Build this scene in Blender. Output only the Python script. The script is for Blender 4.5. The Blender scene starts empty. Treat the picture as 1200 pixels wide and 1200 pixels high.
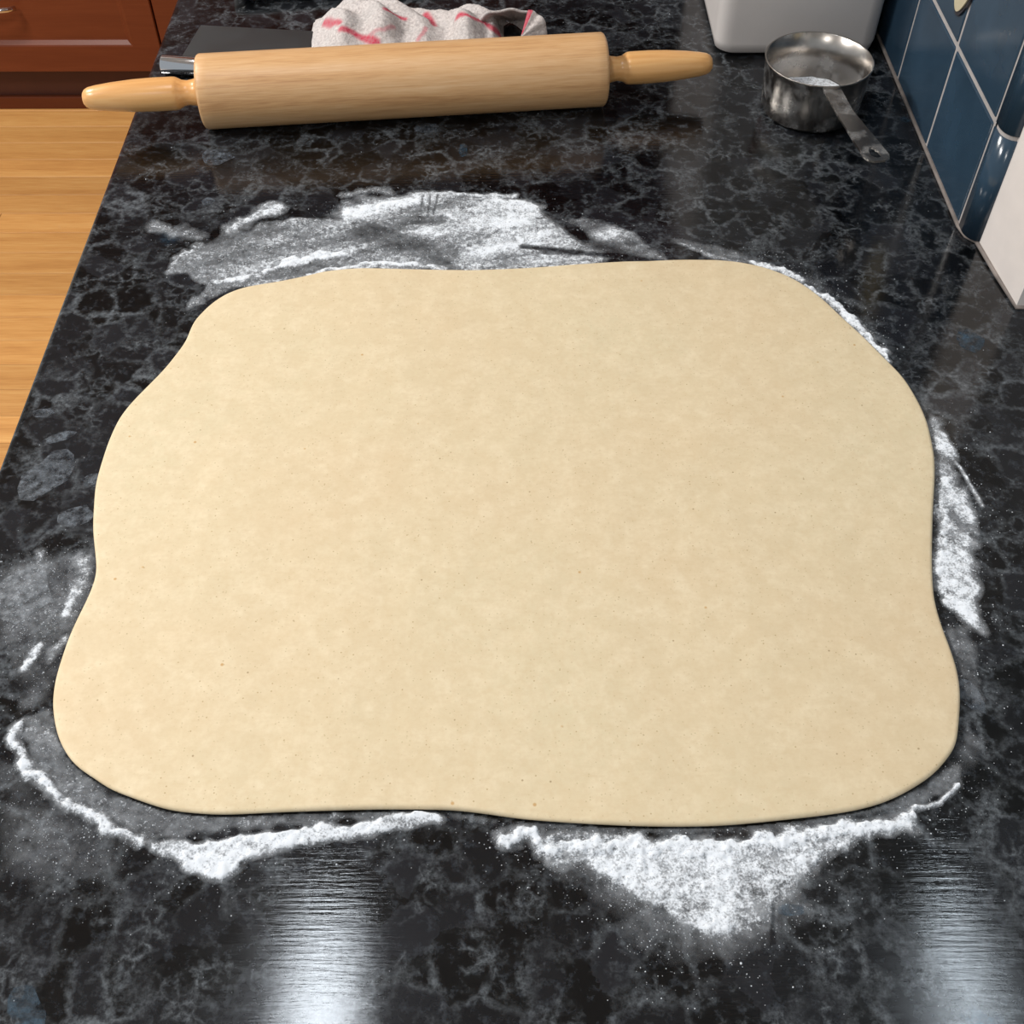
import bpy, bmesh, math, random
import numpy as np
from mathutils import Vector, Matrix

random.seed(7); rng = np.random.default_rng(11)
S = bpy.context.scene
COL = S.collection

# ------------------------------------------------------------------ camera, world, lights, exposure
F = 1340.0
CAM = np.array([0.0, 0.0, 0.506])
ROT = np.array([[0.9999835305587041, 0.0044056118259367255, -0.0036782055119970176],
                [-0.005739216963081181, 0.767620268812108, -0.6408792275440652],
                [0.0, 0.6408897826407176, 0.7676329112972774]])
cd = bpy.data.cameras.new('camera'); cam = bpy.data.objects.new('camera', cd); COL.objects.link(cam)
cd.sensor_width = 36; cd.sensor_height = 36; cd.sensor_fit = 'HORIZONTAL'; cd.lens = F / 1200 * 36
cd.clip_start = 0.01; cd.clip_end = 50
M = Matrix.Identity(4)
for i in range(3):
    for j in range(3): M[i][j] = ROT[i][j]
M.translation = Vector(CAM)
cam.matrix_world = M
S.camera = cam

S.view_settings.view_transform = 'Standard'; S.view_settings.look = 'None'
S.view_settings.gamma = 1; S.view_settings.use_curve_mapping = False
S.view_settings.exposure = 0.2

w = bpy.data.worlds.new('world'); S.world = w; w.use_nodes = True
bg = w.node_tree.nodes['Background']; bg.inputs[0].default_value = (0.88, 0.95, 1.0, 1); bg.inputs[1].default_value = 0.38

def lamp(name, loc, power, sx, sy, color=(1, .96, .9)):
    d = bpy.data.lights.new(name, 'AREA'); d.shape = 'RECTANGLE'; d.size = sx; d.size_y = sy; d.energy = power; d.color = color
    o = bpy.data.objects.new(name, d); COL.objects.link(o); o.location = loc
    return o
lamp('strip_or_fill_light', (-0.32, 0.52, 1.49), 3.6, 0.11, 0.40, (.86, .93, 1))
lamp('strip_or_fill_light', (0.765, 0.50, 1.49), 2.0, 0.06, 0.46, (.80, .91, 1))
lamp('strip_or_fill_light', (-1.55, 1.45, 1.49), 38, 0.20, 0.5, (1, .96, .90))  # added fill lamp, unseen: brightens the floor and far cabinet
lamp('strip_or_fill_light', (-1.55, 0.30, 1.49), 27, 0.20, 0.5, (1, .98, .95))  # added fill lamp, unseen: carries the illumination from the left
lamp('strip_or_fill_light', (-0.55, -0.95, 1.49), 7, 0.20, 0.5, (1, .97, .93))  # added fill lamp, unseen, behind the camera: lifts the upright fronts

# ------------------------------------------------------------------ helpers
def spot(px, py, z=0.0):
    """point of the plane at height z that is seen at photo pixel px, py (survey of the photograph)"""
    d = ROT @ np.array([px - 600, 600 - py, -F]); t = (z - CAM[2]) / d[2]
    return CAM + t * d
def spots(pts, z=0.0): return np.array([spot(p[0], p[1], z)[:2] for p in pts])

def link(name, me, mat=None, parent=None, smooth=False):
    o = bpy.data.objects.new(name, me); COL.objects.link(o)
    if mat is not None and len(me.materials) == 0: me.materials.append(mat)
    if parent is not None: o.parent = parent
    if smooth:
        for p in me.polygons: p.use_smooth = True
    return o
def from_bm(name, bm, mat=None, parent=None, smooth=False):
    me = bpy.data.meshes.new(name); bmesh.ops.recalc_face_normals(bm, faces=bm.faces); bm.to_mesh(me); bm.free()
    return link(name, me, mat, parent, smooth)
def tag(o, label=None, cat=None, group=None, kind=None):
    if label: o['label'] = label
    if cat: o['category'] = cat
    if group: o['group'] = group
    if kind: o['kind'] = kind
    return o
def empty(name, loc=(0, 0, 0)):
    o = bpy.data.objects.new(name, None); COL.objects.link(o); o.location = loc; o.empty_display_size = .02
    return o
def box_bm(lo, hi, bevel=0.0, seg=2, bm=None):
    bm = bm or bmesh.new()
    n0 = set(bm.verts)
    r = bmesh.ops.create_cube(bm, size=1)
    for v in r['verts']:
        v.co = Vector([(lo[k] + hi[k]) / 2 + v.co[k] * (hi[k] - lo[k]) for k in range(3)])
    if bevel:
        es = list({e for v in r['verts'] for e in v.link_edges})
        bmesh.ops.bevel(bm, geom=es, offset=bevel, segments=seg, affect='EDGES', profile=.5)
    return bm
def box(name, lo, hi, mat, parent=None, bevel=0.0, seg=2, smooth=False):
    return from_bm(name, box_bm(lo, hi, bevel, seg), mat, parent, smooth)
def lathe_bm(profile, axis_p, axis_d, n=48, bm=None, cap=True):
    """profile: list of (distance along axis, radius)"""
    bm = bm or bmesh.new()
    d = Vector(axis_d).normalized(); p0 = Vector(axis_p)
    u = d.orthogonal().normalized(); v = d.cross(u)
    rings = []
    for (t, r) in profile:
        rings.append([bm.verts.new(p0 + d * t + (u * math.cos(a) + v * math.sin(a)) * r)
                      for a in [2 * math.pi * k / n for k in range(n)]])
    for a, b in zip(rings, rings[1:]):
        for k in range(n): bm.faces.new((a[k], a[(k + 1) % n], b[(k + 1) % n], b[k]))
    if cap:
        bm.faces.new(rings[0][::-1]); bm.faces.new(rings[-1])
    return bm
def tube_bm(pts, r, n=12, bm=None):
    bm = bm or bmesh.new(); pts = [Vector(p) for p in pts]; rings = []
    up = None
    for i, p in enumerate(pts):
        d = (pts[min(i + 1, len(pts) - 1)] - pts[max(i - 1, 0)]).normalized()
        u = d.orthogonal().normalized() if up is None else (up - d * up.dot(d)).normalized()
        up = u; v = d.cross(u)
        rr = r[i] if isinstance(r, (list, tuple)) else r
        rings.append([bm.verts.new(p + (u * math.cos(a) + v * math.sin(a)) * rr) for a in [2 * math.pi * k / n for k in range(n)]])
    for a, b in zip(rings, rings[1:]):
        for k in range(n): bm.faces.new((a[k], a[(k + 1) % n], b[(k + 1) % n], b[k]))
    bm.faces.new(rings[0][::-1]); bm.faces.new(rings[-1])
    return bm
def prism_bm(poly, z0, z1, bm=None):
    bm = bm or bmesh.new()
    a = [bm.verts.new((p[0], p[1], z0)) for p in poly]; b = [bm.verts.new((p[0], p[1], z1)) for p in poly]
    n = len(poly)
    bm.faces.new(a[::-1]); bm.faces.new(b)
    for k in range(n): bm.faces.new((a[k], a[(k + 1) % n], b[(k + 1) % n], b[k]))
    return bm

# numpy value noise -------------------------------------------------
_T = rng.random((256, 256))
def vnoise(x, y):
    xi = np.floor(x).astype(int); yi = np.floor(y).astype(int); fx = x - xi; fy = y - yi
    fx = fx * fx * (3 - 2 * fx); fy = fy * fy * (3 - 2 * fy)
    a = _T[xi % 256, yi % 256]; b = _T[(xi + 1) % 256, yi % 256]; c = _T[xi % 256, (yi + 1) % 256]; d = _T[(xi + 1) % 256, (yi + 1) % 256]
    return (a * (1 - fx) + b * fx) * (1 - fy) + (c * (1 - fx) + d * fx) * fy
def fbm(x, y, s, o=4):
    t = 0; a = .5; n = 0
    for k in range(o):
        t = t + a * vnoise(x * s + 17.3 * k, y * s + 5.1 * k); n += a; a *= .5; s *= 2.03
    return t / n

# node materials ----------------------------------------------------
class NM:
    def __init__(s, name):
        s.m = bpy.data.materials.new(name); s.m.use_nodes = True; s.t = s.m.node_tree; s.t.nodes.clear()
        s.out = s.t.nodes.new('ShaderNodeOutputMaterial')
    def n(s, kind, ins=None, **props):
        nd = s.t.nodes.new('ShaderNode' + kind)
        for k, v in props.items(): setattr(nd, k, v)
        for k, v in (ins or {}).items(): s.set(nd.inputs[k], v)
        return nd
    def set(s, sock, v):
        if hasattr(v, 'outputs'): v = v.outputs[0]
        if isinstance(v, bpy.types.NodeSocket): s.t.links.new(v, sock)
        else:
            if isinstance(v, (tuple, list)) and len(v) == 3 and sock.type == 'RGBA': v = (*v, 1)
            sock.default_value = v
    def ramp(s, fac, stops, interp='LINEAR'):
        r = s.n('ValToRGB'); cr = r.color_ramp; cr.interpolation = interp
        while len(cr.elements) < len(stops): cr.elements.new(.5)
        for e, (p, c) in zip(cr.elements, stops):
            e.position = p; e.color = (*c, 1) if isinstance(c, tuple) else (c, c, c, 1)
        s.set(r.inputs[0], fac); return r
    def math(s, op, a, b=None, c=None, clamp=False):
        m = s.n('Math', operation=op, use_clamp=clamp); s.set(m.inputs[0], a)
        if b is not None: s.set(m.inputs[1], b)
        if c is not None: s.set(m.inputs[2], c)
        return m
    def mix(s, fac, a, b, mode='MIX'):
        m = s.n('Mix', data_type='RGBA', blend_type=mode); s.set(m.inputs[0], fac); s.set(m.inputs[6], a); s.set(m.inputs[7], b)
        return m.outputs[2]
    def coords(s, scale=(1, 1, 1), src='Object', rot=(0, 0, 0)):
        c = s.n('TexCoord'); mp = s.n('Mapping', {'Vector': c.outputs[src], 'Scale': scale, 'Rotation': rot}); return mp.outputs[0]
    def noise(s, vec, scale, detail=4, rough=.55):
        return s.n('TexNoise', {'Vector': vec, 'Scale': scale, 'Detail': detail, 'Roughness': rough})
    def bsdf(s, **ins):
        b = s.n('BsdfPrincipled')
        for k, v in ins.items(): s.set(b.inputs[k.replace('_', ' ')], v)
        s.t.links.new(b.outputs[0], s.out.inputs[0]); return b
    def bump(s, height, strength=.3, dist=.001, normal=None):
        b = s.n('Bump', {'Height': height, 'Strength': strength, 'Distance': dist})
        if normal is not None: s.set(b.inputs['Normal'], normal)
        return b

def plain(name, col, rough=.5, metal=0.0, spec=.5, var=.08, scale=30):
    m = NM(name); v = m.coords(); nz = m.noise(v, scale, 5)
    c = m.mix(m.ramp(nz, [(.3, 0.0), (.7, 1.0)]), tuple(x * (1 - var) for x in col), tuple(min(1, x * (1 + var)) for x in col))
    m.bsdf(Base_Color=c, Roughness=rough, Metallic=metal, Specular_IOR_Level=spec)
    return m.m

def granite_mat():
    m = NM('polished_black_granite'); v = m.coords()
    d1 = m.noise(v, 48, 5, .68)
    vd = m.n('VectorMath', {0: d1.outputs['Color'], 1: (.5, .5, .5)}, operation='SUBTRACT')
    vs = m.n('VectorMath', {0: vd.outputs[0], 'Scale': .018}, operation='SCALE')
    va = m.n('VectorMath', {0: v, 1: vs.outputs[0]}, operation='ADD').outputs[0]
    e1 = m.n('TexVoronoi', {'Vector': va, 'Scale': 46.0}, feature='DISTANCE_TO_EDGE')
    e2 = m.n('TexVoronoi', {'Vector': va, 'Scale': 120.0}, feature='DISTANCE_TO_EDGE')
    cells = m.n('TexVoronoi', {'Vector': va, 'Scale': 46.0}, feature='F1')
    g1 = m.ramp(e1.outputs['Distance'], [(0, .95), (.05, .6), (.13, 0.0)])
    g2 = m.ramp(e2.outputs['Distance'], [(0, .9), (.07, .45), (.22, 0.0)])
    mk1 = m.ramp(m.noise(v, 24, 4, .6), [(.42, 0.0), (.66, 1.0)])
    mk2 = m.ramp(m.noise(v, 40, 4, .65), [(.50, 0.0), (.66, 1.0)])
    fine = m.ramp(m.noise(v, 260, 5, .75), [(.36, .10), (.64, 1.0)])
    a = m.math('MULTIPLY', g1, mk1); b = m.math('MULTIPLY', g2, mk2)
    vein = m.math('MULTIPLY', m.math('MAXIMUM', a, b), fine)
    cloud = m.ramp(m.noise(v, 130, 6, .75), [(.53, 0.0), (.74, 1.0)])
    cellv = m.n('SeparateColor', {0: cells.outputs['Color']}).outputs[0]
    base = m.mix(m.ramp(cellv, [(.3, 0.0), (1, 1.0)]), (.0018, .0020, .0024), (.012, .013, .016))
    base = m.mix(m.math('MULTIPLY', cloud, .75), base, (.050, .058, .070))
    col = m.mix(vein, base, (.150, .166, .182))
    fl = m.n('TexVoronoi', {'Vector': va, 'Scale': 22.0}, feature='F1')
    flc = m.n('SeparateColor', {0: fl.outputs['Color']}).outputs[1]
    flm = m.math('MULTIPLY', m.ramp(flc, [(.982, 0.0), (.986, 1.0)]), m.ramp(fl.outputs['Distance'], [(.10, 1.0), (.28, 0.0)]))
    col = m.mix(m.math('MULTIPLY', flm, fine), col, (.02, .06, .10))
    # grease and wiping marks: rougher patches, streaked across the counter
    vs2 = m.coords((5, 70, 1)); st = m.noise(vs2, 7, 4, .6)
    smear = m.ramp(m.noise(v, 5.5, 3), [(.42, 0.0), (.68, 1.0)])
    rgh = m.math('ADD', m.math('MULTIPLY', m.math('MULTIPLY', smear, st), .16), .07)
    bmp = m.bump(st, .12, .0008)
    m.bsdf(Base_Color=col, Roughness=rgh, Specular_IOR_Level=.45, Normal=bmp)
    return m.m

def wood_mat(name, c0, c1, c2, along='X', rough=.35, ring=22, spec=.4):
    m = NM(name)
    sc = {'X': (1.2, 26, 26), 'Y': (26, 1.2, 26), 'Z': (26, 26, 1.2)}[along]
    v = m.coords(sc)
    oi = m.n('ObjectInfo')
    off = m.n('VectorMath', {0: v, 1: m.n('CombineXYZ', {0: m.math('MULTIPLY', oi.outputs['Random'], 30), 1: m.math('MULTIPLY', oi.outputs['Random'], 77)}).outputs[0]}, operation='ADD').outputs[0]
    n1 = m.noise(off, ring / 10, 6, .62); n2 = m.noise(off, ring, 3, .5)
    f = m.math('ADD', m.math('MULTIPLY', n1.outputs[0], .62), m.math('MULTIPLY', n2.outputs[0], .38))
    c = m.ramp(f, [(.32, c0), (.5, c1), (.68, c2)])
    hv = m.n('HueSaturation', {'Color': c.outputs[0], 'Value': m.math('ADD', m.math('MULTIPLY', oi.outputs['Random'], .28), .85)})
    m.bsdf(Base_Color=hv.outputs[0], Roughness=rough, Specular_IOR_Level=spec, Normal=m.bump(f, .12, .0006))
    return m.m

def dough_mat():
    m = NM('wholemeal_dough'); v = m.coords()
    big = m.noise(v, 5, 3); mid = m.noise(v, 90, 5, .6); stre = m.noise(m.coords((60, 220, 60)), 2, 4, .6)
    c = m.mix(m.ramp(big, [(.35, 0.0), (.65, 1.0)]), (.675, .538, .350), (.662, .560, .372))
    c = m.mix(m.ramp(mid, [(.42, 0.0), (.72, .6)]), c, (.780, .665, .470))
    c = m.mix(m.ramp(stre, [(.55, 0.0), (.75, .35)]), c, (.60, .47, .29))
    c = m.mix(m.ramp(m.noise(v, 330, 3, .6), [(.40, 0.0), (.70, .45)]), c, (.62, .480, .295))
    def specks(scale, lo, rad, colr, c):
        vo = m.n('TexVoronoi', {'Vector': v, 'Scale': scale}, feature='F1')
        rr = m.n('SeparateColor', {0: vo.outputs['Color']})
        k = m.math('MULTIPLY', m.math('GREATER_THAN', rr.outputs[0], lo), m.ramp(vo.outputs['Distance'], [(rad * .5, 1.0), (rad, 0.0)]))
        return m.mix(m.math('MULTIPLY', k, .75), c, colr)
    c = specks(300, .86, .16, (.40, .27, .13), c)
    c = specks(520, .72, .24, (.50, .39, .23), c)
    c = specks(75, .86, .085, (.50, .27, .08), c)
    c = specks(150, .90, .10, (.30, .20, .10), c)
    bh = m.math('ADD', m.math('MULTIPLY', mid.outputs[0], 1.0), m.math('MULTIPLY', m.noise(v, 25, 3).outputs[0], 2.0))
    m.bsdf(Base_Color=c, Roughness=.62, Specular_IOR_Level=.25, Normal=m.bump(bh, .18, .0008))
    return m.m

def flour_mat(name='flour_powder'):
    m = NM(name); v = m.coords()
    at = m.n('Attribute', attribute_name='cover').outputs['Fac']
    gr = m.noise(v, 900, 3, .7); g2 = m.noise(v, 260, 3, .6)
    nz = m.math('ADD', m.math('MULTIPLY', gr.outputs[0], .55), m.math('MULTIPLY', g2.outputs[0], .45))
    # thin dust shows as separate grains, thick flour as a closed layer
    nzs = m.math('MULTIPLY_ADD', nz, 2.4, -.7)
    sharp = m.math('MULTIPLY', m.math('SUBTRACT', m.math('ADD', at, nzs), 1.05), 1.9, clamp=True)
    film = m.math('MULTIPLY', m.math('MULTIPLY', m.math('SUBTRACT', at, .07, clamp=True), .62), m.ramp(m.noise(v, 150, 5, .7), [(.30, .15), (.68, 1.0)]))
    al = m.math('MAXIMUM', sharp, film, clamp=True)
    df = m.n('BsdfDiffuse', {'Color': (.82, .85, .89), 'Roughness': .8, 'Normal': m.bump(nz, .5, .0008)})
    tr = m.n('BsdfTransparent'); mx = m.n('MixShader', {0: al, 1: tr.outputs[0], 2: df.outputs[0]})
    m.t.links.new(mx.outputs[0], m.out.inputs[0]); return m.m

def towel_mat():
    m = NM('terry_cotton'); v = m.coords()
    nz = m.noise(v, 420, 3, .7); big = m.noise(v, 60, 3)
    c = m.mix(m.ramp(nz, [(.35, 0.0), (.65, 1.0)]), (.40, .36, .35), (.66, .61, .59))
    c = m.mix(m.ramp(big, [(.4, 0.0), (.7, .4)]), c, (.50, .48, .47))
    st = m.n('Attribute', attribute_name='stripe').outputs['Fac']
    c = m.mix(m.math('MULTIPLY', st, m.ramp(nz, [(.3, .6), (.6, 1.0)])), c, (.50, .045, .085))
    m.bsdf(Base_Color=c, Roughness=.95, Specular_IOR_Level=.1, Normal=m.bump(nz, .7, .0012))
    return m.m

def steel_mat(name, rough=.2, col=(.62, .60, .57), dust=0.0):
    m = NM(name); v = m.coords(); nz = m.noise(v, 45, 5, .65)
    r = m.math('ADD', m.math('MULTIPLY', nz.outputs[0], .12), rough - .06)
    b = m.bsdf(Base_Color=col, Metallic=1.0, Roughness=r)
    if dust:
        k = m.math('MULTIPLY', m.ramp(nz, [(.5, 0.0), (.62, 1.0)]), dust)
        df = m.n('BsdfDiffuse', {'Color': (.6, .6, .6)}); mx = m.n('MixShader', {0: k, 1: b.outputs[0], 2: df.outputs[0]})
        m.t.links.new(mx.outputs[0], m.out.inputs[0])
    return m.m

def crystal_mat(name, c0, c1):
    m = NM(name); v = m.coords(); nz = m.noise(v, 160, 5, .7)
    c = m.ramp(nz, [(.3, c0), (.7, c1)])
    al = m.ramp(m.noise(v, 190, 5, .7), [(.40, .05), (.62, .8)])
    m.bsdf(Base_Color=c, Roughness=.3, Alpha=al); return m.m

GRANITE = granite_mat()
DOUGH = dough_mat()
FLOUR = flour_mat()
PIN = wood_mat('beech_wood', (.48, .245, .105), (.66, .385, .18), (.75, .49, .27), 'X', .38, 46)
HANDLE = wood_mat('varnished_beech', (.55, .27, .09), (.67, .36, .135), (.74, .46, .205), 'X', .28, 14)
FLOORW = wood_mat('oak_laminate', (.43, .195, .056), (.57, .285, .088), (.66, .37, .130), 'X', .4, 16)
REDWOOD = wood_mat('red_stained_cherry', (.110, .024, .008), (.130, .030, .010), (.150, .037, .013), 'X', .35, 12, .3)
TILE = plain('blue_glazed_ceramic', (.028, .056, .090), .17, var=.25, scale=14)
GROUT = plain('pale_grout', (.40, .37, .36), .9, var=.15, scale=90)
CAULK = plain('aged_sealant', (.20, .17, .155), .8, var=.35, scale=60)
PLASTER = plain('white_painted_plaster', (.76, .70, .665), .8, spec=.2, var=.04, scale=40)
PAINT = plain('white_ceiling_paint', (.70, .68, .64), .9, spec=.1, var=.02)
STEEL = steel_mat('brushed_stainless', .26, (.44, .41, .38), .2)
CHROME = steel_mat('polished_chrome', .08, (.72, .72, .74))
TRAYM = steel_mat('satin_aluminium', .34, (.86, .87, .88))
BLADE = steel_mat('dull_steel_blade', .36, (.26, .32, .35))
PLASTIC = plain('pale_grey_plastic', (.70, .66, .64), .4, var=.03)
CREAM = plain('cream_glaze', (.62, .54, .36), .2, var=.05)
TOWEL = towel_mat()
INK = plain('dark_outline_glaze', (.03, .025, .03), .25)
SHADEWOOD = plain('shaded_toe_kick', (.075, .02, .01), .6)  # shade of the recess put into the toe kick's wood colour

# ------------------------------------------------------------------ structure
ZF = -0.9
fl = box('floor', (-2.6, -1.2, ZF - .05), (.75, 2.9, ZF - .004), GROUT); tag(fl, 'honey coloured oak laminate strip floor', kind='structure')
plank_meshes = []
for L in (.42, .55, .68, .83):
    bm = box_bm((0, 0, -.006), (L - .0010, .0640, 0), .0005, 1); me = bpy.data.meshes.new('plank'); bm.to_mesh(me); bm.free(); me.materials.append(FLOORW)
    plank_meshes.append((L, me))
row = 0; y = 0.62
while y < 2.40:
    x = -1.75 - random.random() * .5
    while x < -.24:
        L, me = random.choice(plank_meshes)
        if x + L > -1.75:
            p = link('floor_plank', me, None, fl); p.location = (x, y, ZF)
        x += L
    y += .0646; row += 1

ceil = box('ceiling', (-2.6, -1.2, 1.5), (1.6, 3.0, 1.55), PAINT); tag(ceil, 'plain white ceiling', kind='structure')
wb = box('wall_back', (-2.6, 2.96, ZF), (1.6, 3.02, 1.5), PAINT); tag(wb, 'painted wall behind the far cabinets', kind='structure')

# tiled wall on the right, its plaster end splayed a little and stopping above the counter
TX = 0.3276
wr = from_bm('wall_right', prism_bm([(TX + .0025, 2.96), (TX + .0025, .6885), (.3372, .6735), (.3440, .5998), (.46, .5985), (.46, 2.96)], .0005, 1.5), PLASTER)
tag(wr, 'white plaster wall with blue glazed tiles above the worktop', kind='structure')
gb = box('grout_bed', (TX + .0010, .6870, .001), (TX + .004, 2.2, .59), GROUT, wr)
tile_me = {}
def tile_mesh(hh, ww=.0962):
    k = round(hh, 4)
    if k not in tile_me:
        bm = box_bm((-.0030, 0, 0), (.006, ww, hh), .0014, 2); me = bpy.data.meshes.new('tile'); bm.to_mesh(me); bm.free(); me.materials.append(TILE)
        for p in me.polygons: p.use_smooth = False
        tile_me[k] = me
    return tile_me[k]
rows = [(.0035, .0795)] + [(.0866 + .1 * k, .0964) for k in range(5)]
for (z0, hh) in rows:
    for k in range(15):
        t = link('wall_tile', tile_mesh(hh), None, wr); t.location = (TX + .003, .6925 + .1 * k, z0)
    # bullnose end tile: flat piece that rounds back to the plaster
    prof = [(TX, .6885)]
    for a in np.linspace(0, math.pi / 2, 8):
        prof.append((TX + .0105 * (1 - math.cos(a)), .6815 - .0125 * math.sin(a)))
    prof += [(TX + .0125, .669), (TX + .0125, .6885)]
    bn = from_bm('bullnose_tile', prism_bm(prof, z0, z0 + hh), TILE, wr)
    for p in bn.data.polygons: p.use_smooth = abs(p.normal.z) < .5
# grout that shows round the bullnose ends
for (z0, hh) in rows[1:3]:
    prof = [(TX + .001, .6895)] + [(TX + .001 + .0105 * (1 - math.cos(a)), .6815 - .0115 * math.sin(a)) for a in np.linspace(0, math.pi / 2, 8)] + [(TX + .012, .6895)]
    from_bm('grout_joint', prism_bm(prof, z0 - .0041, z0 + .0008), GROUT, wr)
cb = tube_bm([(TX + .0005, 2.2, .0015), (TX + .0005, .69, .0015), (TX + .003, .678, .0015), (.3365, .6715, .0015), (.3400, .636, .0015), (.3443, .5995, .0015), (.40, .5990, .0015)], .0016, 8)
ck = from_bm('trim_1', cb, CAULK, None, True); tag(ck, 'pale sealant bead where the wall meets the worktop', kind='structure')
# cream motif on the tile, only its lower tip is in view
tip = []
for a in np.linspace(0, 2 * math.pi, 40, endpoint=False):
    s = math.sin(a); tip.append((.026 * math.cos(a) * (1 - .38 * max(0, -s)) , .042 * s if s > 0 else .040 * s))
mo = empty('ceramic_motif', (TX - .0005, .8065, .1425)); mo.parent = wr
def motif(name, k, x0, x1, mat):
    bm = bmesh.new(); A = [bm.verts.new((x0, p[0] * k, p[1] * k)) for p in tip]; B = [bm.verts.new((x1, p[0] * k, p[1] * k)) for p in tip]
    bm.faces.new(A); bm.faces.new(B[::-1])
    for i in range(len(tip)): bm.faces.new((A[i], A[(i + 1) % 40], B[(i + 1) % 40], B[i]))
    return from_bm(name, bm, mat, mo)
motif('motif_outline', 1.05, -.0010, .0012, INK); motif('motif_face', .97, -.0020, .001, CREAM)

# counter: long run plus the part that goes on to the right in front of the wall end
XL = -0.3036
bm = prism_bm([(XL, -.06), (.95, -.06), (.95, .62), (.44, .62), (.44, 2.32), (XL, 2.32)], -.038, 0)
es = [e for e in bm.edges if abs(e.verts[0].co.x - XL) < 1e-5 and abs(e.verts[1].co.x - XL) < 1e-5 and abs(e.verts[0].co.z - e.verts[1].co.z) < 1e-5]
bmesh.ops.bevel(bm, geom=es, offset=.004, segments=4, affect='EDGES', profile=.5)
counter = from_bm('granite_worktop', bm, GRANITE)
tag(counter, 'polished black granite worktop veined with grey, dusted with flour', 'worktop')

# base cabinet below the worktop
bc = empty('base_cabinet', (0, 0, ZF)); tag(bc, 'red stained base cabinet under the granite worktop', 'cabinet')
box('carcass', (-.262, -.03, .10), (.42, 2.28, .861), REDWOOD, bc)
box('toe_kick', (-.21, -.03, .0), (-.19, 2.28, .10), SHADEWOOD, bc)
for k in range(4):
    y0 = -.02 + k * .575; d = box('door', (-.282, y0 + .003, .115), (-.2625, y0 + .570, .85), REDWOOD, bc, .002)
    box('door_handle', (-.305, y0 + .50, .62), (-.297, y0 + .51, .76), CHROME, d, .002)

# far cabinet across the end of the aisle
YD = 2.335
fc = empty('drawer_cabinet', (-1.1, YD, ZF)); tag(fc, 'red-brown stained wooden drawer cabinet standing on the laminate floor', 'cabinet')
def fbox(name, lo, hi, mat, par, bev=0): 
    return box(name, tuple(np.array(lo) - np.array((-1.1, YD, ZF))), tuple(np.array(hi) - np.array((-1.1, YD, ZF))), mat, par, bev)
fbox('carcass', (-1.62, YD + .021, -.79), (-.28, 2.94, -.04), REDWOOD, fc)
fbox('toe_kick', (-1.62, YD + .047, ZF), (-.28, YD + .062, -.79), SHADEWOOD, fc)
fbox('plinth_strip', (-1.62, YD + .036, ZF), (-.28, YD + .0465, ZF + .030), REDWOOD, fc, .002)
def front(x0, x1, z0, z1):
    """drawer front with a routed inner frame line"""
    org = np.array((-1.1, YD, ZF)); bm = bmesh.new()
    inset = .058; g = .009
    rects = [(0, 0.0), (.0, 0.0), (inset, 0.0), (inset + g * .35, .0055), (inset + g, .0010)]
    ringv = []
    for (i, dy) in [(.0, .02), (.0, .002), (.002, 0), (inset, 0), (inset + .003, .0012), (inset + .011, .0075), (inset + .013, .008)]:
        ringv.append([bm.verts.new(Vector((px, YD + dy, pz)) - Vector(org)) for (px, pz) in
                      ((x0 + i, z0 + i), (x1 - i, z0 + i), (x1 - i, z1 - i), (x0 + i, z1 - i))])
    for a, b in zip(ringv, ringv[1:]):
        for k in range(4): bm.faces.new((a[k], a[(k + 1) % 4], b[(k + 1) % 4], b[k]))
    bm.faces.new(ringv[-1]); bm.faces.new(ringv[0][::-1])
    return from_bm('drawer_front', bm, REDWOOD, fc)
d1 = front(-1.45, -.7385, -.7905, -.42)
front(-.7350, -.30, -.7905, -.42); front(-1.45, -.7385, -.416, -.06); front(-.7350, -.30, -.416, -.06)
hx = np.linspace(0, 1, 14)
pts = [(-1.205 + .187 * t + 1.1, -.004 - .026 * math.sin(math.pi * t) ** .6, .2535 + .006 * math.sin(math.pi * t)) for t in hx]
hb = from_bm('handle', tube_bm(pts, .0052, 10), CHROME, d1, True)
fw = box('granite_end_worktop', (-1.64, 2.325, -.038), (.44, 2.955, 0), GRANITE, None, .003); tag(fw, 'black granite worktop on top of the far red cabinets', 'worktop')
fw.location.z = .0
# wall cabinet above, out of frame, mirrored in the granite
wc = empty('unseen_wall_cabinet', (.17, 1.62, .62)); tag(wc, 'red stained wall cabinet hung above the blue tiles', 'cabinet')
box('carcass', (-.11, -.20, -.11), (.155, 1.0, .68), REDWOOD, wc)
for k in range(2): box('door', (-.13, -.198 + k * .60, -.108), (-.1105, .397 + k * .60, .678), REDWOOD, wc, .002)

wk = empty('unseen_wall_cabinet', (-.65, 2.78, .42)); tag(wk, 'unseen red wall cabinet added on the far wall to darken the granite reflections', 'cabinet')  # unseen cabinet, added to darken what the granite mirrors
box('carcass', (-.95, -.14, 0), (.95, .175, .9), REDWOOD, wk)
for k in range(4): box('door', (-.948 + k * .475, -.16, .002), (-.477 + k * .475, -.1405, .898), REDWOOD, wk, .002)
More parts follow.
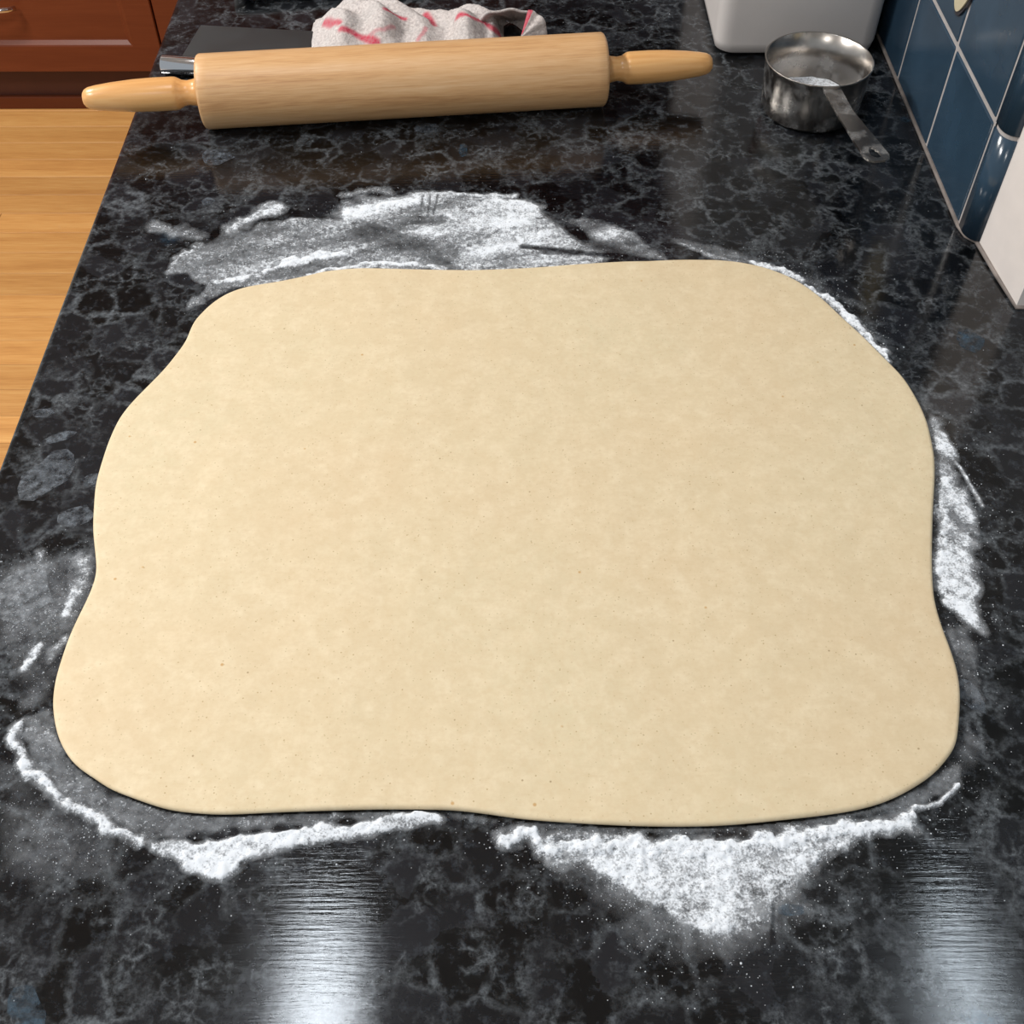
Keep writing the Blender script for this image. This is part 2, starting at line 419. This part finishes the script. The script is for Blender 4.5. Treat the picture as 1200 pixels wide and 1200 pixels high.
# ------------------------------------------------------------------ dough
OUT = [(112,570),(117,550),(125,525),(131,510),(140,492),(152,476),(165,462),(180,447),(194,432),(207.5,415),(217.5,401),(223,387),(228,377),(238,366),
(252,354),(270,344),(292,337),(317,333),(342,328),(362,324),(377,320),(400,317),(427,315),(480,316),(533,317),(560,317),(610,315),(660,312),(727,308),(760,307),(799,305),
(850,306),(882,311),(912,320),(937,332),(962,350),(990,376),(1012,396),(1037,421),(1057,442),(1072,465),(1085,492),(1092,520),(1095,540),(1095,567),
(1093,600),(1092,651),(1093,684),(1096,708),(1104,735),(1114,762),(1122,789),(1125,816),(1123,852),(1120,873),(1110,889),(1095,906),(1077,919),(1050,934),
(1020,945),(980,953),(912,961),(845,967),(777,968),(710,966),(620,960),(567,953),(530,949),(493,948),(438,948),(365,950),(310,952),(266,954),(237,953),
(200,949),(170,940),(143,930),(128,924),(112,913),(90,898),(77,882),(68,863),(63,840),(62,820),(65,797),(72,773),(80,750),(90,727),(102,703),(110,683),
(113,667),(111,643),(109,620),(110,595)]
TH = .0042
P = spots(OUT, .0024)
def closed_spline(P, n):
    # Catmull-Rom, resampled evenly
    Q = []
    N = len(P)
    for i in range(N):
        p0, p1, p2, p3 = P[i - 1], P[i], P[(i + 1) % N], P[(i + 2) % N]
        for t in np.linspace(0, 1, 12, endpoint=False):
            Q.append(.5 * (2 * p1 + (p2 - p0) * t + (2 * p0 - 5 * p1 + 4 * p2 - p3) * t * t + (3 * p1 - p0 - 3 * p2 + p3) * t ** 3))
    Q = np.array(Q); L = np.r_[0, np.cumsum(np.linalg.norm(np.diff(np.r_[Q, Q[:1]], axis=0), axis=1))]
    s = np.linspace(0, L[-1], n, endpoint=False); Qc = np.r_[Q, Q[:1]]
    return np.stack([np.interp(s, L, Qc[:, 0]), np.interp(s, L, Qc[:, 1])], 1)
ND = 520
B = closed_spline(P, ND)
for _ in range(3): B = (np.roll(B, 1, 0) + 2 * B + np.roll(B, -1, 0)) / 4
tg = np.roll(B, -1, 0) - np.roll(B, 1, 0); tg /= np.linalg.norm(tg, axis=1)[:, None]
nrm = np.stack([-tg[:, 1], tg[:, 0]], 1)
ctr = B.mean(0)
if ((ctr - B) * nrm).sum(1).mean() < 0: nrm = -nrm
for _ in range(30): nrm = (np.roll(nrm, 1, 0) + nrm + np.roll(nrm, -1, 0)) / 3
nrm /= np.linalg.norm(nrm, axis=1)[:, None]
rings = []; zs = []
rings.append(B + nrm * .0022); zs.append(np.full(ND, .0002))
for a in np.linspace(-.9, 1.57, 9):
    rings.append(B + nrm * (.0022 * (1 - math.cos(a)))); zs.append(np.full(ND, TH / 2 + TH / 2 * math.sin(a)))
last = B + nrm * .0030
for k in range(1, 76):
    t = (k / 76)
    rings.append(last * (1 - t) + ctr * t); zs.append(np.full(ND, TH))
verts = []
for q, z in zip(rings, zs):
    und = (fbm(q[:, 0] + 3, q[:, 1] + 3, 14, 3) - .5) * .0016 + (fbm(q[:, 0] + 1, q[:, 1] + 2, 60, 2) - .5) * .0005
    verts.append(np.c_[q, z + und * (z / TH) ** 2])
V = np.concatenate(verts); V = np.r_[V, [[ctr[0], ctr[1], TH]]]
NR = len(rings); faces = []
for r in range(NR - 1):
    for k in range(ND):
        k2 = (k + 1) % ND; faces.append((r * ND + k, r * ND + k2, (r + 1) * ND + k2, (r + 1) * ND + k))
for k in range(ND): faces.append(((NR - 1) * ND + k, (NR - 1) * ND + (k + 1) % ND, NR * ND))
faces.append(tuple(range(ND))[::-1])
me = bpy.data.meshes.new('rolled_dough'); me.from_pydata(V.tolist(), [], faces); me.update()
bm = bmesh.new(); bm.from_mesh(me); bmesh.ops.recalc_face_normals(bm, faces=bm.faces); bm.to_mesh(me); bm.free()
dough = link('rolled_dough', me, DOUGH, None, True)
tag(dough, 'large thin sheet of pale beige rolled-out dough on the black granite', 'dough')

# ------------------------------------------------------------------ rolling pin
A0 = Vector((-.2395, .8300, .0282)); A1 = Vector((.0793, .8622, .0282)); ax = (A1 - A0).normalized(); LB = (A1 - A0).length
yaw = math.atan2(ax.y, ax.x)
pin = empty('rolling_pin', (A0.x, A0.y, 0)); pin.rotation_euler.z = yaw
tag(pin, 'long pale wooden rolling pin with turned handles lying behind the dough', 'rolling pin')
R0 = .0281
prof = [(0, .010), (0, R0 - .0025), (.0008, R0 - .001), (.0025, R0)] + [(t, R0) for t in np.linspace(.01, LB - .01, 12)] + [(LB - .0025, R0), (LB - .0008, R0 - .001), (LB, R0 - .0025), (LB, .010)]
b = from_bm('barrel', lathe_bm(prof, (0, 0, R0), (1, 0, 0), 96), PIN, pin, True)
def handle(sign, L, x0, par):
    k = [(0.0, .0105), (.0015, .0112), (.004, .0100), (.009, .0092), (.013, .0098), (.0165, .0118), (.0180, .0123), (.020, .0125), (.035, .0126), (.05, .0121), (.066, .0108), (.078, .0093), (.0835, .0082), (.0865, .0066), (.0880, .0045), (.0885, .0015)]
    s = L / .0885
    return from_bm('handle', lathe_bm([(t * s, r) for t, r in k], (x0, 0, R0), (sign, 0, 0), 48), HANDLE, par, True)
handle(-1, .0905, -.0004, pin); handle(1, .0870, LB + .0012, pin)

# ------------------------------------------------------------------ measuring cup
CX, CY, CH, CR = .2471, .8500, .0440, .0420
cup = empty('measuring_cup', (CX, CY, 0)); tag(cup, 'stainless steel measuring cup with flat handle beside the blue tiles', 'measuring cup')
wl = .0009; rb = CR - .003
prof = [(.0004, .001), (.0004, rb - .004), (.0012, rb - .0015), (.004, rb), (CH * .5, (rb + CR) / 2), (CH - .002, CR - .0004), (CH - .0004, CR + .0006), (CH, CR + .0002), (CH - .0004, CR - wl), (CH * .5, (rb + CR) / 2 - wl), (.005, rb - wl), (.0022, rb - .003), (.0016, rb - .006), (.0016, .001)]
from_bm('bowl', lathe_bm(prof, (0, 0, 0), (0, 0, 1), 96, cap=False), STEEL, cup, True)
# handle: flat strip with a drop-shaped hole near its end
h0 = Vector((.2492, .8090)); h1 = Vector((.2655, .7100)); hd = (h1 - h0); HL = hd.length; hd.normalize(); hn = Vector((-hd.y, hd.x))
def strip_pt(t, s, z): 
    p = h0 + hd * t + hn * s; return (p.x - CX, p.y - CY, z)
outl = [(0, -.0068), (.03, -.0066), (.075, -.0088), (HL - .007, -.0095), (HL - .002, -.0078), (HL, -.004), (HL, .004), (HL - .002, .0078), (HL - .007, .0095), (.075, .0088), (.03, .0066), (0, .0068)]
hole = [(HL - .019 + .0075 * (1 - math.cos(a)) , .0036 * math.sin(a) * (1 - .35 * math.cos(a))) for a in np.linspace(0, 2 * math.pi, 20, endpoint=False)]
bm = bmesh.new()
zt = CH - .0016
oe = [bm.verts.new(strip_pt(t, s, 0)) for t, s in outl]; he = [bm.verts.new(strip_pt(t, s, 0)) for t, s in hole]
edges = [bm.edges.new((q[i], q[(i + 1) % len(q)])) for q in (oe, he) for i in range(len(q))]
bmesh.ops.triangle_fill(bm, edges=edges, use_beauty=True)
for v in bm.verts:
    t = (Vector((v.co.x + CX, v.co.y + CY)) - h0).dot(hd); v.co.z = zt - .0035 * min(1, max(0, t) / .02) + .004 * (t / HL)
ret = bmesh.ops.extrude_face_region(bm, geom=list(bm.faces))
for g in ret['geom']:
    if isinstance(g, bmesh.types.BMVert): g.co.z -= .0016
from_bm('handle', bm, STEEL, cup)
# flour left in the cup
n = 44; vv = []; ff = []
rr = np.linspace(0, 1, n)
for i, r in enumerate(rr):
    for k in range(64):
        a = 2 * math.pi * k / 64; x = r * (rb - .0018) * math.cos(a); y = r * (rb - .0018) * math.sin(a)
        z = .005 + .005 * float(fbm(np.array(x + .3), np.array(y + .3), 70, 4)) + .004 * math.exp(-((x - .004) ** 2 + (y - .016) ** 2) / .0002)
        vv.append((CX + x, CY + y, z))
for i in range(n - 1):
    for k in range(64): ff.append((i * 64 + k, i * 64 + (k + 1) % 64, (i + 1) * 64 + (k + 1) % 64, (i + 1) * 64 + k))
me = bpy.data.meshes.new('flour'); me.from_pydata(vv, [], ff); me.attributes.new('cover', 'FLOAT', 'POINT').data.foreach_set('value', [1.0] * len(vv))
fo = link('flour', me, FLOUR, None, True); tag(fo, 'lumpy white flour left inside the steel measuring cup', 'flour', kind='stuff')

# ------------------------------------------------------------------ white bin
bn = empty('storage_bin', (.2490, 1.0345, 0)); tag(bn, 'pale grey plastic storage bin standing behind the measuring cup', 'bin')
def rrect(hx, hy, r, n=8):
    q = []
    for cx, cy, a0 in ((hx - r, hy - r, 0), (-hx + r, hy - r, 90), (-hx + r, -hy + r, 180), (hx - r, -hy + r, 270)):
        for a in np.linspace(a0, a0 + 90, n): q.append((cx + r * math.cos(math.radians(a)), cy + r * math.sin(math.radians(a))))
    return q
bm = bmesh.new(); prev = None
for (z, hx, hy) in [(.0005, .060, .093), (.0015, .0645, .0975), (.004, .0675, .1005), (.012, .0690, .102), (.20, .0705, .106), (.205, .073, .108), (.212, .073, .108), (.212, .069, .104), (.204, .067, .102), (.012, .064, .098), (.010, .05, .09)]:
    ring = [bm.verts.new((p[0], p[1], z)) for p in rrect(hx, hy, .014)]
    if prev:
        for k in range(len(ring)): bm.faces.new((prev[k], prev[(k + 1) % len(ring)], ring[(k + 1) % len(ring)], ring[k]))
    else: bm.faces.new(ring[::-1])
    prev = ring
bm.faces.new(prev)
o = from_bm('body', bm, PLASTIC, bn, True)
bm = bmesh.new(); prev = None
for (z, k) in [(.2125, 1), (.222, 1), (.226, .97)]:
    ring = [bm.verts.new((p[0] * k, p[1] * k, z)) for p in rrect(.0745, .1095, .015)]
    if prev:
        for i in range(len(ring)): bm.faces.new((prev[i], prev[(i + 1) % len(ring)], ring[(i + 1) % len(ring)], ring[i]))
    else: bm.faces.new(ring[::-1])
    prev = ring
bm.faces.new(prev); from_bm('lid', bm, PLASTIC, bn)

# ------------------------------------------------------------------ bench scraper
sc = empty('bench_scraper', (-.22, .95, 0)); tag(sc, 'steel dough scraper with round tube handle lying behind the rolling pin', 'dough scraper')
def off(p): return (p[0] + .22, p[1] - .95, p[2])
c1 = np.array([-.2717, .9877]); c2 = np.array([-.1466, .9735]); dirx = (c2 - c1) / np.linalg.norm(c2 - c1); diry = np.array([-dirx[1], dirx[0]])
if diry[1] < 0: diry = -diry
t0 = np.array([-.2890, .9080]); 
tr = .0078
tl = t0; tre = t0 + dirx * .158
from_bm('tube_handle', lathe_bm([(0, .004), (0, tr - .0006), (.0006, tr), (.157, tr), (.158, tr - .0006), (.158, .004)], off((tl[0], tl[1], tr + .0004)), (dirx[0], dirx[1], 0), 40), CHROME, sc, True)
# blade slopes from the tube down to its far edge
b0 = t0 + dirx * .013 ; b1 = t0 + dirx * .145
q = [off((*b0, .0085)), off((*b1, .0085)), off((*c2, .0008)), off((*c1, .0008))]
bm = bmesh.new(); lo_ = [bm.verts.new(p) for p in q]; hi_ = [bm.verts.new((p[0], p[1], p[2] + .0011)) for p in q]
bm.faces.new(lo_[::-1]); bm.faces.new(hi_)
for k in range(4): bm.faces.new((lo_[k], lo_[(k + 1) % 4], hi_[(k + 1) % 4], hi_[k]))
from_bm('blade', bm, BLADE, sc)

# ------------------------------------------------------------------ metal tray, only its front corner is in view
ty = math.radians(9); tray = empty('metal_tray', (-.2485, 1.0235, 0)); tray.rotation_euler.z = ty
tag(tray, 'corner of a shiny steel tray at the back of the worktop', 'tray')
bm = bmesh.new(); prev = None
for (z, k, inn) in [(.0006, .009, 0), (.003, .0065, 0), (.0065, .0035, 0), (.0075, 0, 0), (.0085, .0004, 0), (.0085, .0032, 0), (.0040, .007, 0), (.0022, .012, 0)]:
    ring = [bm.verts.new((p[0] + .11, p[1] + .08, z)) for p in rrect(.11 - k, .08 - k, .012, 6)]
    if prev:
        for i in range(len(ring)): bm.faces.new((prev[i], prev[(i + 1) % len(ring)], ring[(i + 1) % len(ring)], ring[i]))
    else: bm.faces.new(ring[::-1])
    prev = ring
bm.faces.new(prev); from_bm('pan', bm, TRAYM, tray, True)

# ------------------------------------------------------------------ dish towel
def towel_h(x, y):
    """height of the crumpled towel over the counter"""
    # crest heights along x
    xs = np.array([-.172, -.165, -.150, -.138, -.125, -.110, -.095, -.080, -.062, -.050, -.040, -.032, -.022, -.011, -.002])
    hs = np.array([.000, .008, .021,   .0270, .0270, .0280, .0255, .0205, .0170, .0180, .0235, .0255, .0235, .017, .000])
    h = np.interp(x, xs, hs)
    yc = .955 + .004 * np.sin(x * 40); half = .048
    u = (y - yc) / half
    prof = np.clip(1 - np.abs(u) ** 2.6, 0, 1) ** .6
    fold = .0045 * np.sin((x * 1.2 + y * .9) * 150 + 2 * np.sin(y * 70)) + .010 * (fbm(x + 2, y + 2, 38, 3) - .5)
    return np.maximum(h * prof + fold * prof * np.clip(h / .02, 0, 1) * .8, 0)
gx = np.arange(-.176, .0081, .0013); gy = np.arange(.902, 1.008, .0013)
GX, GY = np.meshgrid(gx, gy, indexing='ij'); GZ = towel_h(GX, GY)
GZ = GZ + (vnoise(GX * 900, GY * 900) - .5) * .0009 * (GZ > .001)
def on_towel(px, py):
    d = ROT @ np.array([px - 600, 600 - py, -F]); d /= np.linalg.norm(d)
    for t in np.arange(.85, 1.25, .0008):
        p = CAM + d * t
        if p[2] <= float(towel_h(np.array(p[0]), np.array(p[1]))) + .0004 and p[1] > .9: return p[:2]
    return None
def seg_dist(X, Y, pts):
    D = np.full(X.shape, 9.0)
    for a, b in zip(pts, pts[1:]):
        ab = b - a; L2 = (ab ** 2).sum() + 1e-12
        t = np.clip(((X - a[0]) * ab[0] + (Y - a[1]) * ab[1]) / L2, 0, 1)
        D = np.minimum(D, np.hypot(X - a[0] - t * ab[0], Y - a[1] - t * ab[1]))
    return D
ST = np.zeros(GX.shape)
for (line, wd, s) in [([(400, 34), (415, 39), (430, 46), (442, 51)], .0026, 1), ([(380, 27), (388, 28), (398, 27)], .0022, .9), ([(452, 11), (463, 17), (474, 23)], .0022, 1), ([(499, 18), (504, 23), (508, 29)], .0028, 1),
                      ([(434, 41), (450, 35), (462, 32)], .0014, .5), ([(499, 33), (495, 40), (490, 47)], .0018, .6), ([(537, 19), (552, 20), (567, 26), (578, 34), (586, 41)], .0026, 1)]:
    pts = [p for p in (on_towel(*q) for q in line) if p is not None]
    if len(pts) > 1: ST = np.maximum(ST, s * np.clip(1.6 - seg_dist(GX, GY, pts) / wd, 0, 1))
nx, ny = GX.shape; keep = GZ > .0006
idx = -np.ones(GX.shape, int); vv = []; sv = []; ff = []
def add_grid(GX, GY, GZ, keep, vv, ff):
    idx = -np.ones(GX.shape, int)
    cell = keep[:-1, :-1] | keep[1:, :-1] | keep[:-1, 1:] | keep[1:, 1:]
    use = np.zeros(GX.shape, bool)
    use[:-1, :-1] |= cell; use[1:, :-1] |= cell; use[:-1, 1:] |= cell; use[1:, 1:] |= cell
    n0 = len(vv); idx[use] = n0 + np.arange(use.sum())
    vv.extend(np.c_[GX[use], GY[use], GZ[use]].tolist())
    I, J = np.nonzero(cell)
    ff.extend(np.c_[idx[I, J], idx[I + 1, J], idx[I + 1, J + 1], idx[I, J + 1]].tolist())
    return use
use = add_grid(GX, GY, GZ + .0004, keep, vv, ff); sv = ST[use].tolist()
# the loop of cloth at the right end: an arched sheet with thickness, open toward the camera
n0 = len(vv); NS, NY = 52, 22
for layer in (0, 1):
    for i in range(NS):
        s = math.pi * i / (NS - 1); c = math.cos(s)
        for j in range(NY):
            v = j / (NY - 1); rx = .0305 - .0024 * layer; rz = .0305 - .0024 * layer
            k = 1 - v * (1 - .35 * math.sin(s)); kz = 1 - .95 * v
            y = .957 + .036 * v
            x = .0040 + rx * c * k + .0008 * math.sin(v * 9 + s * 5)
            z = .0008 + rz * math.sin(s) ** .42 * kz + .0008 * math.sin(s * 9 + v * 4) * math.sin(s)
            vv.append((x, y, max(z, .0006 + .0003 * (1 - layer)))); sv.append(0.0)
def vi(l, i, j): return n0 + l * NS * NY + i * NY + j
for i in range(NS - 1):
    for j in range(NY - 1):
        ff.append((vi(0, i, j), vi(0, i + 1, j), vi(0, i + 1, j + 1), vi(0, i, j + 1))); ff.append((vi(1, i, j), vi(1, i, j + 1), vi(1, i + 1, j + 1), vi(1, i + 1, j)))
    ff.append((vi(0, i, 0), vi(1, i, 0), vi(1, i + 1, 0), vi(0, i + 1, 0))); ff.append((vi(0, i, NY - 1), vi(0, i + 1, NY - 1), vi(1, i + 1, NY - 1), vi(1, i, NY - 1)))
# pleated flap that fans out from the loop toward the pin
rim = np.array([(.0195, .9555, .0310), (.0255, .9530, .0305), (.0310, .9500, .0280), (.0345, .9475, .0235), (.0357, .9460, .0160), (.0357, .9450, .0040)]); apx = np.array((.0130, .9370, .0160))
n1_ = len(vv); NU, NV = 30, 14
for layer in (0, 1):
    for i in range(NU):
        u = i / (NU - 1); p = np.array([np.interp(u, np.linspace(0, 1, 6), rim[:, q]) for q in range(3)])
        for j in range(NV):
            v = j / (NV - 1); q = apx * (1 - v) + p * v + np.array((.3, -.6, .6)) * (.0016 * math.sin(u * 16) * v * (1.1 - u) - .0014 * layer)
            vv.append((q[0], q[1], max(q[2], .0008))); sv.append(1.0 if u < .13 and v > .15 else 0.0)
def fi(l, i, j): return n1_ + l * NU * NV + i * NV + j
for i in range(NU - 1):
    for j in range(NV - 1):
        ff.append((fi(0, i, j), fi(0, i + 1, j), fi(0, i + 1, j + 1), fi(0, i, j + 1))); ff.append((fi(1, i, j), fi(1, i, j + 1), fi(1, i + 1, j + 1), fi(1, i + 1, j)))
    ff.append((fi(0, i, NV - 1), fi(0, i + 1, NV - 1), fi(1, i + 1, NV - 1), fi(1, i, NV - 1)))
me = bpy.data.meshes.new('dish_towel'); me.from_pydata(vv, [], ff); me.attributes.new('stripe', 'FLOAT', 'POINT').data.foreach_set('value', sv)
tw = link('dish_towel', me, TOWEL, None, True); tag(tw, 'crumpled white terry dish towel with red stripes behind the rolling pin', 'dish towel')

# ------------------------------------------------------------------ flour on the counter
def inside(X, Y, P):
    r = np.zeros(X.shape, bool)
    for a, b in zip(P, np.roll(P, -1, 0)):
        c = ((a[1] > Y) != (b[1] > Y)) & (X < (b[0] - a[0]) * (Y - a[1]) / (b[1] - a[1] + 1e-12) + a[0]); r ^= c
    return r
def sdf(X, Y, P):
    d = seg_dist(X, Y, np.r_[P, P[:1]]); return np.where(inside(X, Y, P), d, -d)
grain_spots = []
def flour_patch(name, label, fills, strokes, cuts=(), hmax=.003, cell=.0007, ang=0.0, streak=(1, 1), contrast=.6, grains=300, under=True):
    allp = [p for f in fills for p in f[0]] + [p for s in strokes for p in s[0]]
    W = spots(allp); lo = W.min(0) - .014; hi = W.max(0) + .014
    gx = np.arange(lo[0], hi[0], cell); gy = np.arange(lo[1], hi[1], cell); X, Y = np.meshgrid(gx, gy, indexing='ij')
    ca, sa = math.cos(ang), math.sin(ang); U = X * ca + Y * sa; Vv = -X * sa + Y * ca
    wob = (fbm(X + 9, Y + 4, 90, 3) - .5) * .012
    wob2 = (fbm(X + 3, Y + 14, 120, 3) - .5) * .012
    n1 = fbm(U * streak[0] + 5, Vv * streak[1] + 7, 60, 5); n2 = fbm(X + 1, Y + 8, 330, 2)
    D = np.zeros(X.shape)
    for (pts, a, soft) in fills:
        s = sdf(X, Y, spots(pts)) + wob * min(1, soft / .004)
        D = np.maximum(D, a * np.clip(.5 + s / soft, 0, 1) * np.clip(1 - contrast + contrast * 2 * n1, 0, 1.6))
    for (pts, wd, a) in strokes:
        k_ = min(1.0, wd / .006)
        d = seg_dist(X + wob * k_, Y + wob2 * k_, spots(pts)) / wd
        D = np.maximum(D, a * np.clip(1.3 - d, 0, 1) * (.45 + .6 * n2 + .5 * n1))
    for (pts, wd, a) in cuts:
        d = seg_dist(X + wob * .15, Y + wob * .15, spots(pts)) / wd
        D = D * (1 - a * np.clip(1.5 - d, 0, 1))
    D = np.clip(D, 0, 1.1)
    # nothing lies on top of the dough
    sd = sdf(X, Y, B); D = np.where(sd > -.0006, 0, D)
    Z = .00025 + hmax * np.clip(D - .45, 0, 1) ** 1.3 * (.55 + .9 * n2) + .0004 * D * n2
    vv = []; ff = []
    use = add_grid(X, Y, Z, D > .02, vv, ff)
    me = bpy.data.meshes.new(name); me.from_pydata(vv, [], ff)
    me.attributes.new('cover', 'FLOAT', 'POINT').data.foreach_set('value', D[use].astype(float).tolist())
    o = link(name, me, FLOUR, None, True); tag(o, label, 'flour', 'flour scattered on the granite', 'stuff')
    # places for loose grains around it
    ii = np.nonzero(D.ravel() > .12)[0]
    if len(ii):
        grains *= 2; pick = rng.choice(ii, grains); grain_spots.extend(zip(X.ravel()[pick] + rng.normal(0, .012, grains), Y.ravel()[pick] + rng.normal(0, .012, grains)))
    return o

flour_patch('flour_smear', 'wide swirled smear of white flour between rolling pin and dough',
    [([(198,318),(202,302),(235,285),(290,268),(340,258),(420,255),(520,285),(560,318),(427,318),(362,327),(300,338),(250,345),(220,362),(215,355),(245,335)], .63, .004),
     ([(390,252),(400,236),(480,227),(570,228),(632,239),(640,250),(680,281),(735,302),(640,314),(540,318),(500,288),(440,264)],   .86, .007),
     ([(246,333),(300,318),(345,301),(385,294),(425,292),(415,303),(370,307),(330,318),(285,331)], 1.0, .006),
     ([(662,259),(690,258),(740,272),(785,306),(720,308),(700,290)], .72, .004),
     ([(792,282),(830,286),(885,306),(838,306)], .36, .006)],
    [([(362,324),(395,315),(430,311),(470,310),(520,315)], .0032, 1.1),
     ([(405,254),(450,246),(500,260),(560,268),(620,276)], .011, .85), ([(480,229),(540,229),(600,231)], .004, .85), ([(272,268),(300,253),(325,244)], .0075, .9),
     ([(400,229),(440,223),(455,227)], .0045, .6), ([(182,267),(205,272),(232,277)], .008, .55), ([(560,318),(620,314),(700,309)], .006, .8), ([(200,318),(206,304),(232,288)], .004, .8),
     ([(540,290),(600,285),(660,292)], .012, .85), ([(800,286),(840,302),(870,309)], .003, .6)],
    [([(612,290),(648,293),(690,298),(722,300)], .0022, .85), ([(640,296),(680,297)], .003, .6), ([(712,300),(775,307)], .0034, .8), ([(645,250),(690,283),(735,301)], .006, .6), ([(505,229),(501,255)], .0007, .4), ([(497,229),(493,248)], .0007, .35), ([(514,229),(508,252)], .0006, .4), ([(430,272),(480,285),(520,300)], .012, .45), ([(478,258),(515,258)], .005, .5)],
    .0012, ang=.35, streak=(.4, 1.3), contrast=.75, grains=900)
flour_patch('flour_ridge', 'narrow bright ridge of flour hugging the far right dough edge',
    [([(900,300),(960,330),(1010,360),(940,335)], .22, .012)],
    [([(880,308),(912,317),(940,330)], .0032, 1.1), ([(948,337),(958,344)], .004, 1.0), ([(962,347),(985,366),(1010,390),(1030,413)], .0052, 1.15), ([(1028,410),(1040,425)], .0028, 1.0)],
    (), .0032, contrast=.4, grains=250)
flour_patch('flour_smear', 'feathery smear of flour along the right dough edge',
    [([(1084,478),(1105,490),(1120,540),(1136,600),(1146,660),(1150,720),(1155,742),(1122,722),(1102,692),(1098,640),(1098,560),(1095,520)], .76, .006),
     ([(1105,725),(1130,740),(1150,790),(1162,830),(1140,825),(1120,780)], .34, .006), ([(1130,850),(1150,870),(1125,925),(1105,915)], .22, .008)],
    [([(1112,532),(1135,565),(1150,592)], .0016, .8), ([(1108,560),(1108,620),(1106,670)], .006, .95), ([(1108,705),(1130,725),(1152,738)], .003, .9)],
    (), .0014, ang=-.75, streak=(.5, 2.2), contrast=.85, grains=500)
flour_patch('flour_heap', 'broad granular heap of white flour in front of the dough',
    [([(583,976),(640,977),(720,982),(800,984),(900,981),(1000,968),(1066,954),(1000,985),(965,1008),(945,1045),(905,1082),(860,1098),(800,1088),(745,1050),(700,1022),(640,1008),(618,994)], .90, .006),
     ([(640,1000),(960,1010),(930,1080),(850,1120),(760,1110),(690,1040)], .40, .016),
     ([(530,955),(700,966),(960,958),(1085,916),(1125,895),(1128,922),(1060,952),(900,977),(700,977),(560,962)], .34, .003)],
    [([(598,979),(640,988),(720,994),(820,996),(900,991),(980,978),(1060,958)], .0062, 1.2), ([(1070,949),(1100,939),(1122,921)], .0018, .9)],
    [([(905,1062),(906,1110)], .0010, .8)], .0042, ang=.1, contrast=.55, grains=1100)
flour_patch('flour_heap', 'curved bank of white flour in front of the dough, left part',
    [([(160,985),(240,985),(330,972),(420,962),(510,954),(516,961),(440,977),(380,984),(330,998),(298,1008),(282,1022),(250,1030),(215,1020),(185,1002)], 1.15, .0035),
     ([(20,840),(60,826),(75,885),(130,926),(200,950),(300,952),(500,948),(500,958),(330,970),(170,985),(110,955),(40,905)], .50, .003),
     ([(0,880),(60,935),(160,990),(120,1030),(40,1040),(0,1020)], .24, .016)],
    [([(20,848),(14,868),(25,893),(45,914),(65,934),(90,945),(115,960),(130,972),(165,985)], .0036, 1.05)],
    (), .0026, ang=-.3, streak=(.6, 1.6), contrast=.6, grains=800)
flour_patch('flour_smear', 'thin hazy film of flour left of the dough',
    [([(-5,665),(40,655),(108,648),(110,690),(75,770),(60,830),(30,830),(0,740)], .36, .012)],
    [([(100,652),(92,690),(80,712)], .0055, .75), ([(26,786),(38,772),(50,758)], .0030, 1.05), ([(60,770),(72,755)], .004, .7), ([(10,700),(35,690)], .008, .4), ([(48,645),(52,672)], .003, .5)],
    (), .0012, ang=.9, streak=(.5, 1.6), contrast=.9, grains=600)

# loose grains, far too many to count
gs = np.array(grain_spots); ext = np.c_[rng.uniform(-.30, .34, 500), rng.uniform(.12, 1.02, 500)]
gs = np.r_[gs, ext]
ok = (gs[:, 0] > XL + .004) & (gs[:, 0] < .325) & (gs[:, 1] > .0) & (sdf(gs[:, 0], gs[:, 1], B) < -.001); gs = gs[ok]
vv = []; ff = []
for (x, y) in gs:
    r = min(.0007, .00014 * math.exp(abs(rng.normal(0, .5)))); a = rng.uniform(0, 6.28); b = len(vv)
    for k in range(4): vv.append((x + r * math.cos(a + k * 1.57) * rng.uniform(.6, 1.2), y + r * math.sin(a + k * 1.57) * rng.uniform(.6, 1.2), .0001))
    vv.append((x, y, .0001 + r * 1.1))
    for k in range(4): ff.append((b + k, b + (k + 1) % 4, b + 4))
me = bpy.data.meshes.new('flour_grains'); me.from_pydata(vv, [], ff); me.attributes.new('cover', 'FLOAT', 'POINT').data.foreach_set('value', [1.0] * len(vv))
go = link('flour_grains', me, FLOUR); tag(go, 'loose specks of flour dotted over the granite', 'flour', None, 'stuff')

# ------------------------------------------------------------------ crystals in the stone that catch the light
CRG = crystal_mat('grey_feldspar', (.055, .064, .080), (.15, .175, .205)); CRB = crystal_mat('blue_feldspar', (.012, .018, .026), (.03, .08, .13))
def crystal(px, py, a, b, rot, mat):
    c = spot(px, py); n = 11; pts = []
    for k in range(n):
        t = 2 * math.pi * k / n; r = random.uniform(.72, 1.12)
        x = a * r * math.cos(t); y = b * r * math.sin(t)
        pts.append((c[0] + x * math.cos(rot) - y * math.sin(rot), c[1] + x * math.sin(rot) + y * math.cos(rot)))
    from_bm('crystal_fleck', prism_bm(pts, -.0006, .00012), mat, counter)
for q in [(56,555,.013,.022,-.4),(88,606,.013,.010,.1),(254,184,.014,.013,.5),(243,236,.005,.006,.3),(52,484,.007,.005,0),(70,512,.010,.004,.4),(24,693,.018,.02,.3),(110,562,.008,.006,0),(500,150,.01,.008,.2),
          (1135,815,.006,.012,.3),(870,1010,.004,.004,0)]: crystal(*q, CRG)
for q in [(1136,400,.010,.012,.2),(32,1182,.007,.013,.7),(543,176,.004,.010,0),(925,1066,.007,.003,0),(1060,140,.004,.005,.2)]: crystal(*q, CRB)
